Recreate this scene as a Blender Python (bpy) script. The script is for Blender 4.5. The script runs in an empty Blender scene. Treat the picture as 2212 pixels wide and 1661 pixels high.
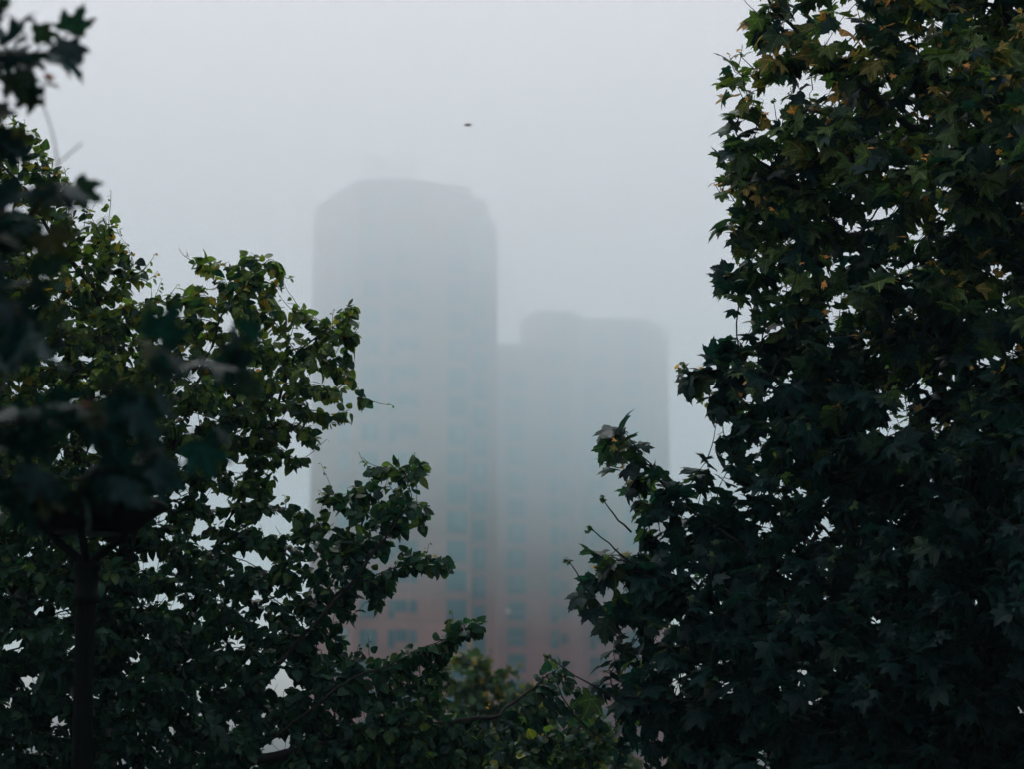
import bpy, bmesh, math, random
import numpy as np
from mathutils import Vector, noise as mnoise

random.seed(7)
RNG = np.random.default_rng(11)
S = bpy.context.scene
COL = S.collection
R = math.radians

# ------------------------------------------------------------------ camera
# pixel coordinates below are those of the photograph scaled to 2212 x 1661
FW, FH = 2212.0, 1661.0
LENS, PITCH, EYE = 85.0, R(9.0), 1.6
F = FW * LENS / 36.0
CP, SP = math.cos(PITCH), math.sin(PITCH)


def ray(px, py):
    u = (np.asarray(px, float) - FW / 2) / F
    v = (FH / 2 - np.asarray(py, float)) / F
    return u, CP - v * SP, SP + v * CP


def P(px, py, Y):
    u, dy, dz = ray(px, py)
    t = np.asarray(Y, float) / dy
    return np.stack([u * t, np.asarray(Y, float) * np.ones_like(t), EYE + dz * t], -1)


def to_px(p):
    x, y, z = p[..., 0], p[..., 1], p[..., 2] - EYE
    dep = y * CP + z * SP
    up = -y * SP + z * CP
    return FW / 2 + F * x / dep, FH / 2 - F * up / dep


cam = bpy.data.cameras.new("camera")
cam.lens = LENS
cam.sensor_width = 36.0
cam.clip_start = 0.1
cam.clip_end = 6000
cam.dof.use_dof = True
cam.dof.focus_distance = 14.0
cam.dof.aperture_fstop = 2.2
co = bpy.data.objects.new("camera", cam)
co.location = (0, 0, EYE)
co.rotation_euler = (math.pi / 2 + PITCH, 0, 0)
COL.objects.link(co)
S.camera = co

# ------------------------------------------------------------------ render, light
S.view_settings.view_transform = 'Standard'
S.view_settings.look = 'None'
S.view_settings.exposure = 0.96
S.view_settings.gamma = 1.0
S.cycles.max_bounces = 8
S.cycles.diffuse_bounces = 3
S.cycles.glossy_bounces = 2
S.cycles.transmission_bounces = 4
S.cycles.volume_bounces = 2
S.cycles.use_denoising = True

SUN_EL, SUN_AZ = R(55), R(-18)      # azimuth measured from +Y (beyond the towers) to +X
w = bpy.data.worlds.new("World")
S.world = w
w.use_nodes = True
nt = w.node_tree
bg = nt.nodes["Background"]
sky = nt.nodes.new("ShaderNodeTexSky")
sky.sky_type = 'NISHITA'
sky.sun_disc = False
sky.sun_elevation = SUN_EL
sky.sun_rotation = SUN_AZ
sky.dust_density = 6.0
sky.air_density = 1.0
hs = nt.nodes.new("ShaderNodeHueSaturation")
hs.inputs["Saturation"].default_value = 0.12
nt.links.new(sky.outputs[0], hs.inputs["Color"])
nt.links.new(hs.outputs[0], bg.inputs["Color"])
bg.inputs["Strength"].default_value = 0.115

sl = bpy.data.lights.new("sun", 'SUN')
sl.energy = 1.5
sl.angle = R(25)
sl.color = (1.0, 0.96, 0.9)
so = bpy.data.objects.new("sun", sl)
sd = Vector((math.sin(SUN_AZ) * math.cos(SUN_EL), math.cos(SUN_AZ) * math.cos(SUN_EL), math.sin(SUN_EL)))
so.rotation_euler = sd.to_track_quat('Z', 'Y').to_euler()
so.location = (0, 0, 120)
COL.objects.link(so)


# ------------------------------------------------------------------ materials
def new_mat(name):
    m = bpy.data.materials.new(name)
    m.use_nodes = True
    return m, m.node_tree, m.node_tree.nodes["Principled BSDF"]


def noise_mat(name, c1, c2, scale, rough=0.7, spec=0.4, bump=0.0, coords="Object"):
    m, t, b = new_mat(name)
    tc = t.nodes.new("ShaderNodeTexCoord")
    n = t.nodes.new("ShaderNodeTexNoise")
    n.inputs["Scale"].default_value = scale
    n.inputs["Detail"].default_value = 6
    t.links.new(tc.outputs[coords], n.inputs["Vector"])
    r = t.nodes.new("ShaderNodeValToRGB")
    r.color_ramp.elements[0].position = 0.35
    r.color_ramp.elements[0].color = (*c1, 1)
    r.color_ramp.elements[1].position = 0.65
    r.color_ramp.elements[1].color = (*c2, 1)
    t.links.new(n.outputs["Fac"], r.inputs["Fac"])
    t.links.new(r.outputs["Color"], b.inputs["Base Color"])
    b.inputs["Roughness"].default_value = rough
    b.inputs["Specular IOR Level"].default_value = spec
    if bump:
        bp = t.nodes.new("ShaderNodeBump")
        bp.inputs["Strength"].default_value = bump
        t.links.new(n.outputs["Fac"], bp.inputs["Height"])
        t.links.new(bp.outputs["Normal"], b.inputs["Normal"])
    return m


def leaf_mat(name, dark, green, olive, orange, transl=0.3, rough=0.38, veins=(), spec=0.28):
    """colour by two per-leaf attributes: tint (0..1 between leaves), age (1 = young orange tip leaf; higher leaves raised to look lit)"""
    m, t, b = new_mat(name)
    at = t.nodes.new("ShaderNodeAttribute"); at.attribute_name = "tint"
    ag = t.nodes.new("ShaderNodeAttribute"); ag.attribute_name = "age_lit"
    r1 = t.nodes.new("ShaderNodeValToRGB")
    r1.color_ramp.elements[0].position = 0.0; r1.color_ramp.elements[0].color = (*dark, 1)
    r1.color_ramp.elements[1].position = 1.0; r1.color_ramp.elements[1].color = (*green, 1)
    t.links.new(at.outputs["Fac"], r1.inputs["Fac"])
    r2 = t.nodes.new("ShaderNodeValToRGB")
    r2.color_ramp.elements[0].position = 0.55; r2.color_ramp.elements[0].color = (*olive, 1)
    r2.color_ramp.elements[1].position = 0.9; r2.color_ramp.elements[1].color = (*orange, 1)
    t.links.new(ag.outputs["Fac"], r2.inputs["Fac"])
    mr = t.nodes.new("ShaderNodeMapRange")
    mr.inputs["From Min"].default_value = 0.1; mr.inputs["From Max"].default_value = 0.55
    t.links.new(ag.outputs["Fac"], mr.inputs["Value"])
    mx = t.nodes.new("ShaderNodeMixRGB")
    t.links.new(mr.outputs[0], mx.inputs["Fac"])
    t.links.new(r1.outputs["Color"], mx.inputs["Color1"])
    t.links.new(r2.outputs["Color"], mx.inputs["Color2"])
    # blotches and veins of the blade
    tc = t.nodes.new("ShaderNodeTexCoord")
    n = t.nodes.new("ShaderNodeTexNoise"); n.inputs["Scale"].default_value = 38; n.inputs["Detail"].default_value = 4
    t.links.new(tc.outputs["Object"], n.inputs["Vector"])
    m2 = t.nodes.new("ShaderNodeMapRange")
    m2.inputs["From Min"].default_value = 0.3; m2.inputs["From Max"].default_value = 0.7
    m2.inputs["To Min"].default_value = 0.72; m2.inputs["To Max"].default_value = 1.25
    t.links.new(n.outputs["Fac"], m2.inputs["Value"])
    mu = t.nodes.new("ShaderNodeMixRGB"); mu.blend_type = 'MULTIPLY'; mu.inputs["Fac"].default_value = 1.0
    t.links.new(mx.outputs["Color"], mu.inputs["Color1"])
    t.links.new(m2.outputs[0], mu.inputs["Color2"])
    if veins:
        lc = t.nodes.new("ShaderNodeAttribute"); lc.attribute_name = "blade"
        acc = None
        for a in veins:
            vr = t.nodes.new("ShaderNodeVectorRotate"); vr.rotation_type = 'Z_AXIS'
            vr.inputs["Angle"].default_value = R(a)
            t.links.new(lc.outputs["Vector"], vr.inputs["Vector"])
            sp = t.nodes.new("ShaderNodeSeparateXYZ"); t.links.new(vr.outputs[0], sp.inputs[0])
            ab = t.nodes.new("ShaderNodeMath"); ab.operation = 'ABSOLUTE'; t.links.new(sp.outputs["X"], ab.inputs[0])
            lt_ = t.nodes.new("ShaderNodeMath"); lt_.operation = 'LESS_THAN'; lt_.inputs[1].default_value = 0.013
            t.links.new(ab.outputs[0], lt_.inputs[0])
            gt = t.nodes.new("ShaderNodeMath"); gt.operation = 'GREATER_THAN'; gt.inputs[1].default_value = 0.0
            t.links.new(sp.outputs["Y"], gt.inputs[0])
            ml = t.nodes.new("ShaderNodeMath"); ml.operation = 'MULTIPLY'
            t.links.new(lt_.outputs[0], ml.inputs[0]); t.links.new(gt.outputs[0], ml.inputs[1])
            if acc is None: acc = ml
            else:
                mm = t.nodes.new("ShaderNodeMath"); mm.operation = 'MAXIMUM'
                t.links.new(acc.outputs[0], mm.inputs[0]); t.links.new(ml.outputs[0], mm.inputs[1]); acc = mm
        vm = t.nodes.new("ShaderNodeMapRange"); vm.inputs["To Min"].default_value = 1.0; vm.inputs["To Max"].default_value = 2.2
        t.links.new(acc.outputs[0], vm.inputs["Value"])
        mv = t.nodes.new("ShaderNodeMixRGB"); mv.blend_type = 'MULTIPLY'; mv.inputs["Fac"].default_value = 1.0
        t.links.new(mu.outputs["Color"], mv.inputs["Color1"]); t.links.new(vm.outputs[0], mv.inputs["Color2"])
        mu = mv
    bp = t.nodes.new("ShaderNodeBump"); bp.inputs["Strength"].default_value = 0.25; bp.inputs["Distance"].default_value = 0.01
    t.links.new(n.outputs["Fac"], bp.inputs["Height"])
    t.links.new(bp.outputs["Normal"], b.inputs["Normal"])
    t.links.new(mu.outputs["Color"], b.inputs["Base Color"])
    b.inputs["Roughness"].default_value = rough
    b.inputs["Specular IOR Level"].default_value = spec
    tr = t.nodes.new("ShaderNodeBsdfTranslucent")
    tm = t.nodes.new("ShaderNodeMixRGB"); tm.blend_type = 'MULTIPLY'; tm.inputs["Fac"].default_value = 1
    tm.inputs["Color2"].default_value = (1.25, 1.55, 0.8, 1)
    t.links.new(mu.outputs["Color"], tm.inputs["Color1"])
    t.links.new(tm.outputs["Color"], tr.inputs["Color"])
    ms = t.nodes.new("ShaderNodeMixShader"); ms.inputs["Fac"].default_value = transl
    t.links.new(b.outputs[0], ms.inputs[1]); t.links.new(tr.outputs[0], ms.inputs[2])
    t.links.new(ms.outputs[0], t.nodes["Material Output"].inputs["Surface"])
    return m


def volume_mat(name, color, density, aniso=0.0):
    m = bpy.data.materials.new(name)
    m.use_nodes = True
    t = m.node_tree
    t.nodes.remove(t.nodes["Principled BSDF"])
    v = t.nodes.new("ShaderNodeVolumePrincipled")
    v.inputs["Color"].default_value = (*color, 1)
    v.inputs["Density"].default_value = density
    v.inputs["Anisotropy"].default_value = aniso
    t.links.new(v.outputs[0], t.nodes["Material Output"].inputs["Volume"])
    return m


M_BIRCH = leaf_mat("birch_leaf", (0.004, 0.026, 0.027), (0.020, 0.074, 0.042), (0.140, 0.205, 0.036), (0.55, 0.26, 0.02), 0.44, 0.45, (0,), 0.22)
M_PLANE = leaf_mat("plane_leaf", (0.002, 0.015, 0.019), (0.009, 0.042, 0.039), (0.080, 0.130, 0.032), (0.66, 0.30, 0.09), 0.40, 0.45, (0, 52, -52, 106, -106), 0.20)
M_NEAR = leaf_mat("near_leaf", (0.003, 0.020, 0.024), (0.008, 0.044, 0.048), (0.050, 0.055, 0.014), (0.30, 0.09, 0.05), 0.22, 0.55, (0, 52, -52, 106, -106), 0.16)
M_FARL = leaf_mat("far_leaf", (0.014, 0.050, 0.034), (0.045, 0.105, 0.040), (0.20, 0.18, 0.02), (0.60, 0.28, 0.04), 0.40, 0.45)
M_BARK = noise_mat("bark", (0.008, 0.008, 0.008), (0.020, 0.019, 0.018), 30, 0.85, 0.3, 0.4)
M_PALEBARK = noise_mat("pale_birch_bark", (0.05, 0.048, 0.045), (0.34, 0.32, 0.30), 14, 0.75, 0.3, 0.3)
M_IRON = noise_mat("black_painted_iron", (0.002, 0.003, 0.003), (0.004, 0.005, 0.005), 40, 0.7, 0.06, 0.05)
M_LENS = noise_mat("dusty_lamp_glass", (0.02, 0.022, 0.022), (0.03, 0.032, 0.032), 20, 0.35, 0.5)
M_GROUND = noise_mat("ground", (0.022, 0.024, 0.018), (0.045, 0.046, 0.036), 0.8, 0.9, 0.3)
M_FRAME = noise_mat("window_frame", (0.03, 0.07, 0.075), (0.04, 0.085, 0.09), 3, 0.5, 0.4)
M_ROOF = noise_mat("roof_metal", (0.09, 0.09, 0.10), (0.13, 0.13, 0.14), 1.0, 0.6, 0.4)
M_BIRD = noise_mat("dark_feathers", (0.004, 0.005, 0.005), (0.010, 0.011, 0.012), 60, 0.7, 0.3)


def glass_mat(name, c):
    m = noise_mat(name, c, tuple(k * 1.35 for k in c), 0.35, 0.12, 0.5)
    return m


M_GLASS = glass_mat("window_glass", (0.016, 0.075, 0.083))
M_CURTAIN = noise_mat("net_curtain", (0.07, 0.14, 0.148), (0.11, 0.18, 0.188), 2.5, 0.8, 0.3)


def brick_mat(name, a, bcol, mortar):
    m, t, b = new_mat(name)
    tc = t.nodes.new("ShaderNodeTexCoord")
    sx = t.nodes.new("ShaderNodeSeparateXYZ"); t.links.new(tc.outputs["Object"], sx.inputs[0])
    ad = t.nodes.new("ShaderNodeMath"); ad.operation = 'ADD'
    t.links.new(sx.outputs["X"], ad.inputs[0]); t.links.new(sx.outputs["Y"], ad.inputs[1])
    cx = t.nodes.new("ShaderNodeCombineXYZ")
    t.links.new(ad.outputs[0], cx.inputs["X"]); t.links.new(sx.outputs["Z"], cx.inputs["Y"])
    br = t.nodes.new("ShaderNodeTexBrick")
    br.inputs["Scale"].default_value = 1.0
    br.inputs["Brick Width"].default_value = 0.24
    br.inputs["Row Height"].default_value = 0.085
    br.inputs["Mortar Size"].default_value = 0.008
    br.inputs["Color1"].default_value = (*a, 1)
    br.inputs["Color2"].default_value = (*bcol, 1)
    br.inputs["Mortar"].default_value = (*mortar, 1)
    t.links.new(cx.outputs[0], br.inputs["Vector"])
    n = t.nodes.new("ShaderNodeTexNoise"); n.inputs["Scale"].default_value = 0.25; n.inputs["Detail"].default_value = 8
    t.links.new(tc.outputs["Object"], n.inputs["Vector"])
    mr = t.nodes.new("ShaderNodeMapRange")
    mr.inputs["From Min"].default_value = 0.3; mr.inputs["From Max"].default_value = 0.7
    mr.inputs["To Min"].default_value = 0.8; mr.inputs["To Max"].default_value = 1.15
    t.links.new(n.outputs["Fac"], mr.inputs["Value"])
    mu = t.nodes.new("ShaderNodeMixRGB"); mu.blend_type = 'MULTIPLY'; mu.inputs["Fac"].default_value = 1
    t.links.new(br.outputs["Color"], mu.inputs["Color1"]); t.links.new(mr.outputs[0], mu.inputs["Color2"])
    t.links.new(mu.outputs["Color"], b.inputs["Base Color"])
    b.inputs["Roughness"].default_value = 0.85
    return m


M_BRICK = brick_mat("brown_brick", (0.39, 0.160, 0.122), (0.31, 0.125, 0.098), (0.30, 0.18, 0.15))
M_BRICK2 = brick_mat("dark_brick", (0.36, 0.140, 0.115), (0.28, 0.112, 0.095), (0.27, 0.165, 0.145))
M_BAND = noise_mat("grey_concrete_band", (0.20, 0.13, 0.115), (0.25, 0.155, 0.14), 1.5, 0.85, 0.3)


# ------------------------------------------------------------------ object helpers
def tag(o, label=None, cat=None, group=None, kind=None):
    if label: o["label"] = label
    if cat: o["category"] = cat
    if group: o["group"] = group
    if kind: o["kind"] = kind
    return o


def empty(name, loc):
    o = bpy.data.objects.new(name, None)
    o.location = loc
    o.empty_display_size = 0.2
    COL.objects.link(o)
    return o


def link_mesh(name, me, mat, parent=None):
    o = bpy.data.objects.new(name, me)
    if mat: me.materials.append(mat)
    COL.objects.link(o)
    if parent: o.parent = parent
    return o


def obj(name, bm, mat, parent=None, smooth=False):
    me = bpy.data.meshes.new(name)
    bmesh.ops.recalc_face_normals(bm, faces=bm.faces)
    bm.to_mesh(me)
    bm.free()
    if smooth:
        me.polygons.foreach_set("use_smooth", [True] * len(me.polygons))
    return link_mesh(name, me, mat, parent)


def add_box(bm, x0, x1, y0, y1, z0, z1):
    v = [bm.verts.new(p) for p in ((x0, y0, z0), (x1, y0, z0), (x1, y1, z0), (x0, y1, z0),
                                   (x0, y0, z1), (x1, y0, z1), (x1, y1, z1), (x0, y1, z1))]
    for f in ((0, 3, 2, 1), (4, 5, 6, 7), (0, 1, 5, 4), (1, 2, 6, 5), (2, 3, 7, 6), (3, 0, 4, 7)):
        bm.faces.new([v[i] for i in f])


def add_lathe(bm, prof, seg=40, cx=0, cy=0):
    rings = []
    for r, z in prof:
        if r < 1e-5:
            rings.append([bm.verts.new((cx, cy, z))])
        else:
            rings.append([bm.verts.new((cx + r * math.cos(2 * math.pi * k / seg), cy + r * math.sin(2 * math.pi * k / seg), z)) for k in range(seg)])
    for a, b in zip(rings, rings[1:]):
        for k in range(seg):
            q = [a[k % len(a)], a[(k + 1) % len(a)], b[(k + 1) % len(b)], b[k % len(b)]]
            u = []
            for vv in q:
                if vv not in u: u.append(vv)
            if len(u) > 2: bm.faces.new(u)


def add_tube(bm, pts, rad, seg=8):
    pts = [Vector(p) for p in pts]
    prev = None
    n = len(pts)
    for i, p in enumerate(pts):
        d = (pts[min(i + 1, n - 1)] - pts[max(i - 1, 0)]).normalized()
        a = d.cross(Vector((0, 0, 1)) if abs(d.z) < 0.9 else Vector((1, 0, 0))).normalized()
        b = d.cross(a)
        r = rad[i] if isinstance(rad, (list, tuple)) else rad
        ring = [bm.verts.new(p + (a * math.cos(2 * math.pi * k / seg) + b * math.sin(2 * math.pi * k / seg)) * r) for k in range(seg)]
        if prev:
            for k in range(seg):
                bm.faces.new((prev[k], prev[(k + 1) % seg], ring[(k + 1) % seg], ring[k]))
        else:
            bm.faces.new(ring[::-1])
        prev = ring
    bm.faces.new(prev)


def add_prism(bm, plan, z0, z1):
    lo = [bm.verts.new((x, y, z0)) for x, y in plan]
    hi = [bm.verts.new((x, y, z1)) for x, y in plan]
    n = len(plan)
    bm.faces.new(lo[::-1]); bm.faces.new(hi)
    for k in range(n):
        bm.faces.new((lo[k], lo[(k + 1) % n], hi[(k + 1) % n], hi[k]))


# ------------------------------------------------------------------ ground, haze
bm = bmesh.new()
for a in range(1):
    v = [bm.verts.new(p) for p in ((-3000, -3000, 0), (3000, -3000, 0), (3000, 3000, 0), (-3000, 3000, 0))]
    bm.faces.new(v)
tag(obj("ground", bm, M_GROUND), kind="structure")

bm = bmesh.new()
add_box(bm, -260, 260, -90, 440, -1, 69)
tag(obj("haze", bm, volume_mat("haze", (0.58, 0.86, 0.98), 0.0008)), kind="stuff")
# the fog thickens with height: layers of even density lying on one another
for z0, z1, den, colr in ((12, 17, 0.0010, (0.66, 0.93, 0.95)), (17.02, 26, 0.0036, (0.56, 0.82, 0.86)), (26.02, 40, 0.0100, (0.70, 0.815, 0.865)), (40.02, 50, 0.0130, (0.88, 0.87, 0.92)), (50.02, 68.5, 0.0220, (0.985, 0.935, 0.985))):
    bm = bmesh.new()
    add_box(bm, -255, 255, -85, 435, z0, z1)
    tag(obj("fog", bm, volume_mat("fog", colr, den)), kind="stuff")


# ------------------------------------------------------------------ buildings
def X(px, Y, py=1300):
    return float(P(px, py, Y)[0])


def Z(px, py, Y):
    return float(P(px, py, Y)[2])


def window_kit(kind, w, h):
    """meshes of one window standing in the XZ plane, outside towards -Y, origin at its lower left corner"""
    fr = bmesh.new()
    f = 0.09
    gl = bmesh.new()
    cu = bmesh.new()
    if kind == "bay":            # tall narrow light beside a wide shorter one
        parts = [(0, w * 0.31, 0, h), (w * 0.36, w, h * 0.36, h)]
    elif kind == "step":         # tall narrow light with a small square vent beside it
        parts = [(0, w * 0.45, 0, h), (w * 0.60, w, h * 0.28, h * 0.80)]
    else:
        parts = [(0, w, 0, h)]
    for i, (x0, x1, z0, z1) in enumerate(parts):
        add_box(fr, x0, x0 + f, -0.09, 0.06, z0, z1)
        add_box(fr, x1 - f, x1, -0.09, 0.06, z0, z1)
        add_box(fr, x0 + f, x1 - f, -0.09, 0.06, z0, z0 + f)
        add_box(fr, x0 + f, x1 - f, -0.09, 0.06, z1 - f, z1)
        if kind == "single" and w > 1.8:
            add_box(fr, x0 + w * 0.30, x0 + w * 0.30 + 0.07, -0.085, 0.05, z0 + f, z1 - f)
        add_box(fr, x0 - 0.06, x1 + 0.06, -0.16, 0.05, z0 - 0.09, z0 - 0.004)
        add_box(gl, x0 + f, x1 - f, -0.035, 0.03, z0 + f, z1 - f)
        if i == 0:
            a = x0 + (x1 - x0) * (0.38 if kind == "single" else 0.2)
            b = x0 + (x1 - x0) * 0.82
            add_box(cu, a, b, -0.042, -0.036, z0 + (z1 - z0) * 0.28, z1 - f - 0.02)
    me = []
    for nm, b_, mt in (("window", fr, M_FRAME), ("pane", gl, M_GLASS), ("curtain", cu, M_CURTAIN)):
        bmesh.ops.recalc_face_normals(b_, faces=b_.faces)
        m_ = bpy.data.meshes.new(nm); b_.to_mesh(m_); b_.free(); m_.materials.append(mt)
        me.append(m_)
    return me


def window_column(parent, pa, pb, px0, px1, kind, y_mid, h_px, floor_h, zmin, zmax, rs):
    """pa, pb: the two ends (x, y) of the facade line. px0..px1: window's extent in the picture; y_mid: pixel row of one window's top"""
    pa, pb = Vector((*pa, 0)), Vector((*pb, 0))
    d = (pb - pa).normalized()

    def hit(px):
        u = (px - FW / 2) / F
        # ray x = u' * y at the horizon row: solve pa + s d on x = k*y
        k = float(P(px, 1400, 1.0)[0])
        s = (k * pa.y - pa.x) / (d.x - k * d.y)
        return pa + d * s
    a, b = hit(px0), hit(px1)
    wdt = (b - a).length
    ztop = Z(px0, y_mid, a.y)
    hgt = ztop - Z(px0, y_mid + h_px, a.y)
    kit = window_kit(kind, wdt, hgt)
    ang = math.atan2(d.y, d.x)
    k = math.ceil((zmin - (ztop - hgt)) / floor_h)
    out = []
    base = parent.location
    while ztop + k * floor_h < zmax:
        zb = ztop - hgt + k * floor_h
        wo = bpy.data.objects.new("window", kit[0]); COL.objects.link(wo)
        wo.parent = parent
        wo.location = (a.x - base.x, a.y - base.y, zb - base.z)
        wo.rotation_euler = (0, 0, ang)
        po = bpy.data.objects.new("pane", kit[1]); COL.objects.link(po); po.parent = wo
        if rs.random() < 0.6:
            c_ = bpy.data.objects.new("curtain", kit[2]); COL.objects.link(c_); c_.parent = wo
        out.append(wo)
        k += 1
    return out


def wall_with_bands(parent, plan, z0, z1, mat, bands, name="wall"):
    bm = bmesh.new()
    base = parent.location
    pl = [(x - base.x, y - base.y) for x, y in plan]
    add_prism(bm, pl, z0, z1)
    o = obj(name, bm, mat, parent)
    if bands:
        # projecting brick string course at every storey
        c = Vector((sum(p[0] for p in pl) / len(pl), sum(p[1] for p in pl) / len(pl)))
        out = []
        for x, y in pl:
            d = Vector((x, y)) - c
            d = d * (1 + 0.05 / d.length)
            out.append((c.x + d.x, c.y + d.y))
        bm = bmesh.new()
        z = 4.2
        while z < z1 - 1.0:
            add_prism(bm, out, z, z + 0.16)
            z += 3.07
        obj("string_course", bm, M_BAND, parent)
    return o


def coping(parent, plan, z, h=0.35, grow=0.15):
    base = parent.location
    c = Vector((sum(p[0] for p in plan) / len(plan), sum(p[1] for p in plan) / len(plan)))
    pl = []
    for x, y in plan:
        d = (Vector((x, y)) - c)
        d = d * (1 + grow / d.length)
        pl.append((c.x + d.x - base.x, c.y + d.y - base.y))
    bm = bmesh.new()
    add_prism(bm, pl, z + 0.003, z + h)
    return obj("parapet", bm, M_BAND, parent)


rs = random.Random(5)
FLOOR = 3.07
# --- tall tower
c0 = (X(667, 264), 264.0)
c1 = (X(765, 250), 250.0)
c2 = (X(881, 250), 250.0)
c3 = (X(1012, 253.5), 253.5)
c4 = (X(1012, 260) + 0.02, 260.0)
c5 = (X(1052, 260), 260.0)
c6 = (X(1072, 260), 260.0)
zt = Z(820, 387, 250)
tower = empty("apartment_tower", ((c1[0] + c3[0]) / 2, 262, 0))
tag(tower, "tall brown brick tower block, its stepped top fading into the fog", "apartment building", "brick apartment blocks in the fog")
plan_t = [c0, c1, c2, c3, (c3[0], 276), (c0[0] + 1.0, 276)]
wall_with_bands(tower, plan_t, 0, zt - 0.35, M_BRICK, True)
coping(tower, plan_t, zt - 0.35)
z4 = Z(1030, 429, 260)
plan_a = [(c4[0], 260), (c5[0], 260), (c5[0], 275.5), (c4[0], 275.5)]
wall_with_bands(tower, plan_a, 0, z4, M_BRICK, False)
z5 = Z(1060, 476, 260)
plan_b = [(c5[0] + 0.004, 260.25), (c6[0], 260.25), (c6[0], 275), (c5[0] + 0.004, 275)]
wall_with_bands(tower, plan_b, 0, z5, M_BRICK, False)
ztop_t = zt
window_column(tower, c0, c1, 728, 752, "single", 1296, 36, FLOOR, 3, zt - 1.5, rs)
window_column(tower, c1, c2, 846 - 70, 846 - 32, "single", 1296, 36, FLOOR, 3, zt - 1.5, rs)
window_column(tower, c1, c2, 838, 880, "bay", 1296, 38, FLOOR, 3, zt - 1.5, rs)
window_column(tower, c2, c3, 884, 900, "single", 1297, 26, FLOOR, 3, zt - 1.5, rs)
window_column(tower, c2, c3, 964, 1007, "single", 1295, 43, FLOOR, 3, zt - 1.5, rs)
window_column(tower, (c4[0], 260), (c5[0], 260), 1021, 1049, "single", 1309, 44, FLOOR, 3, z4 - 1.0, rs)
# rooftop plant screen, masts, vents
bm = bmesh.new()
bx = tower.location
yr = 258.0
zr = zt - 0.3
mx0, mx1 = X(780, yr) - bx.x, X(885, yr) - bx.x
hm = Z(800, 335, yr) - zr
for k in range(9):
    xx = mx0 + (mx1 - mx0) * k / 8
    hh = hm * (1.0 if k in (0, 2, 3, 6, 8) else 0.75)
    add_box(bm, xx - 0.08, xx + 0.08, yr - bx.y - 0.08, yr - bx.y + 0.08, zr, zr + hh)
for z_ in (0.45, 0.72, 0.93):
    add_box(bm, mx0 + 0.08, mx1 - 0.08, yr - bx.y - 0.03, yr - bx.y + 0.03, zr + hm * z_, zr + hm * z_ + 0.1)
obj("roof_antenna", bm, M_ROOF, tower)
for px in (920, 940):
    bm = bmesh.new()
    xv = X(px, 257) - bx.x
    add_box(bm, xv - 0.2, xv + 0.2, -5.3, -4.8, zr, zr + 1.3)
    add_box(bm, xv - 0.3, xv + 0.3, -5.4, -4.7, zr + 1.303, zr + 1.45)
    obj("roof_vent", bm, M_ROOF, tower)

# --- lower block
Y2 = 287.0
d0 = (X(1066, Y2), Y2)
d1 = (X(1238, Y2), Y2)
d2 = (X(1262, 292), 292.0)
d3 = (X(1407, 292), 292.0)
d4 = (X(1449, 301), 301.0)
block = empty("apartment_block", ((d0[0] + d4[0]) / 2, 296, 0))
tag(block, "lower brown brick block with a flat top, right of the tall tower", "apartment building", "brick apartment blocks in the fog")
zb = Z(1230, 676, Y2)
zl = Z(1095, 742, Y2)
u0 = (X(1126, 294), 294.0)
u1 = (X(1161, Y2), Y2 + 0.004)
plan_u = [u0, u1, (d1[0], Y2 + 0.004), d2, d3, (d3[0], 312), (u0[0], 312)]
# lower part, full width to the tall tower
plan_l = [d0, (X(1166, Y2), Y2), (X(1166, Y2), 300), (d0[0], 300)]
wall_with_bands(block, plan_l, 0, zl, M_BRICK2, True)
wall_with_bands(block, plan_u, 0, zb, M_BRICK2, True)
plan_r = [(d3[0] + 0.004, 293.5), d4, (d4[0], 311), (d3[0] + 0.004, 311)]
wall_with_bands(block, plan_r, 0, Z(1430, 700, 297), M_BRICK2, True)
coping(block, plan_u, zb, 0.3)
F2 = FLOOR
window_column(block, d0, d1, 1096, 1135, "single", 1301, 38, F2, 3, zl - 1.0, rs)
window_column(block, d0, d1, 1190, 1227, "step", 1306, 38, F2, 3, zb - 1.0, rs)
window_column(block, d2, d3, 1275, 1312, "bay", 1309, 38, F2, 3, zb - 1.0, rs)
window_column(block, d2, d3, 1352, 1388, "single", 1309, 38, F2, 3, zb - 1.0, rs)
# round white globe lamp on the wall by a window
lm, lt, lb = new_mat("globe_lamp_glass")
lb.inputs["Base Color"].default_value = (0.8, 0.74, 0.72, 1)
lb.inputs["Emission Color"].default_value = (1.0, 0.82, 0.78, 1)
lb.inputs["Emission Strength"].default_value = 0.08
bm = bmesh.new()
g = P(1098, 1321, Y2 - 0.45)
bmesh.ops.create_uvsphere(bm, u_segments=20, v_segments=12, radius=0.2)
for v in bm.verts: v.co += Vector((g[0] - block.location.x, g[1] - block.location.y, g[2]))
lamp_o = obj("globe_lamp", bm, lm, block, True)
lamp_o["label"] = "small pale round lamp"
bm = bmesh.new()
add_tube(bm, [(g[0] - block.location.x, g[1] - block.location.y + 0.15, g[2]), (g[0] - block.location.x, g[1] - block.location.y + 0.44, g[2])], 0.03)
obj("bracket", bm, M_IRON, lamp_o)


# ------------------------------------------------------------------ trees
def in_poly(px, py, poly):
    inside = np.zeros(len(px), bool)
    n = len(poly)
    j = n - 1
    for i in range(n):
        xi, yi = poly[i]; xj, yj = poly[j]
        c = ((yi > py) != (yj > py)) & (px < (xj - xi) * (py - yi) / (yj - yi + 1e-9) + xi)
        inside ^= c
        j = i
    return inside


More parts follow.
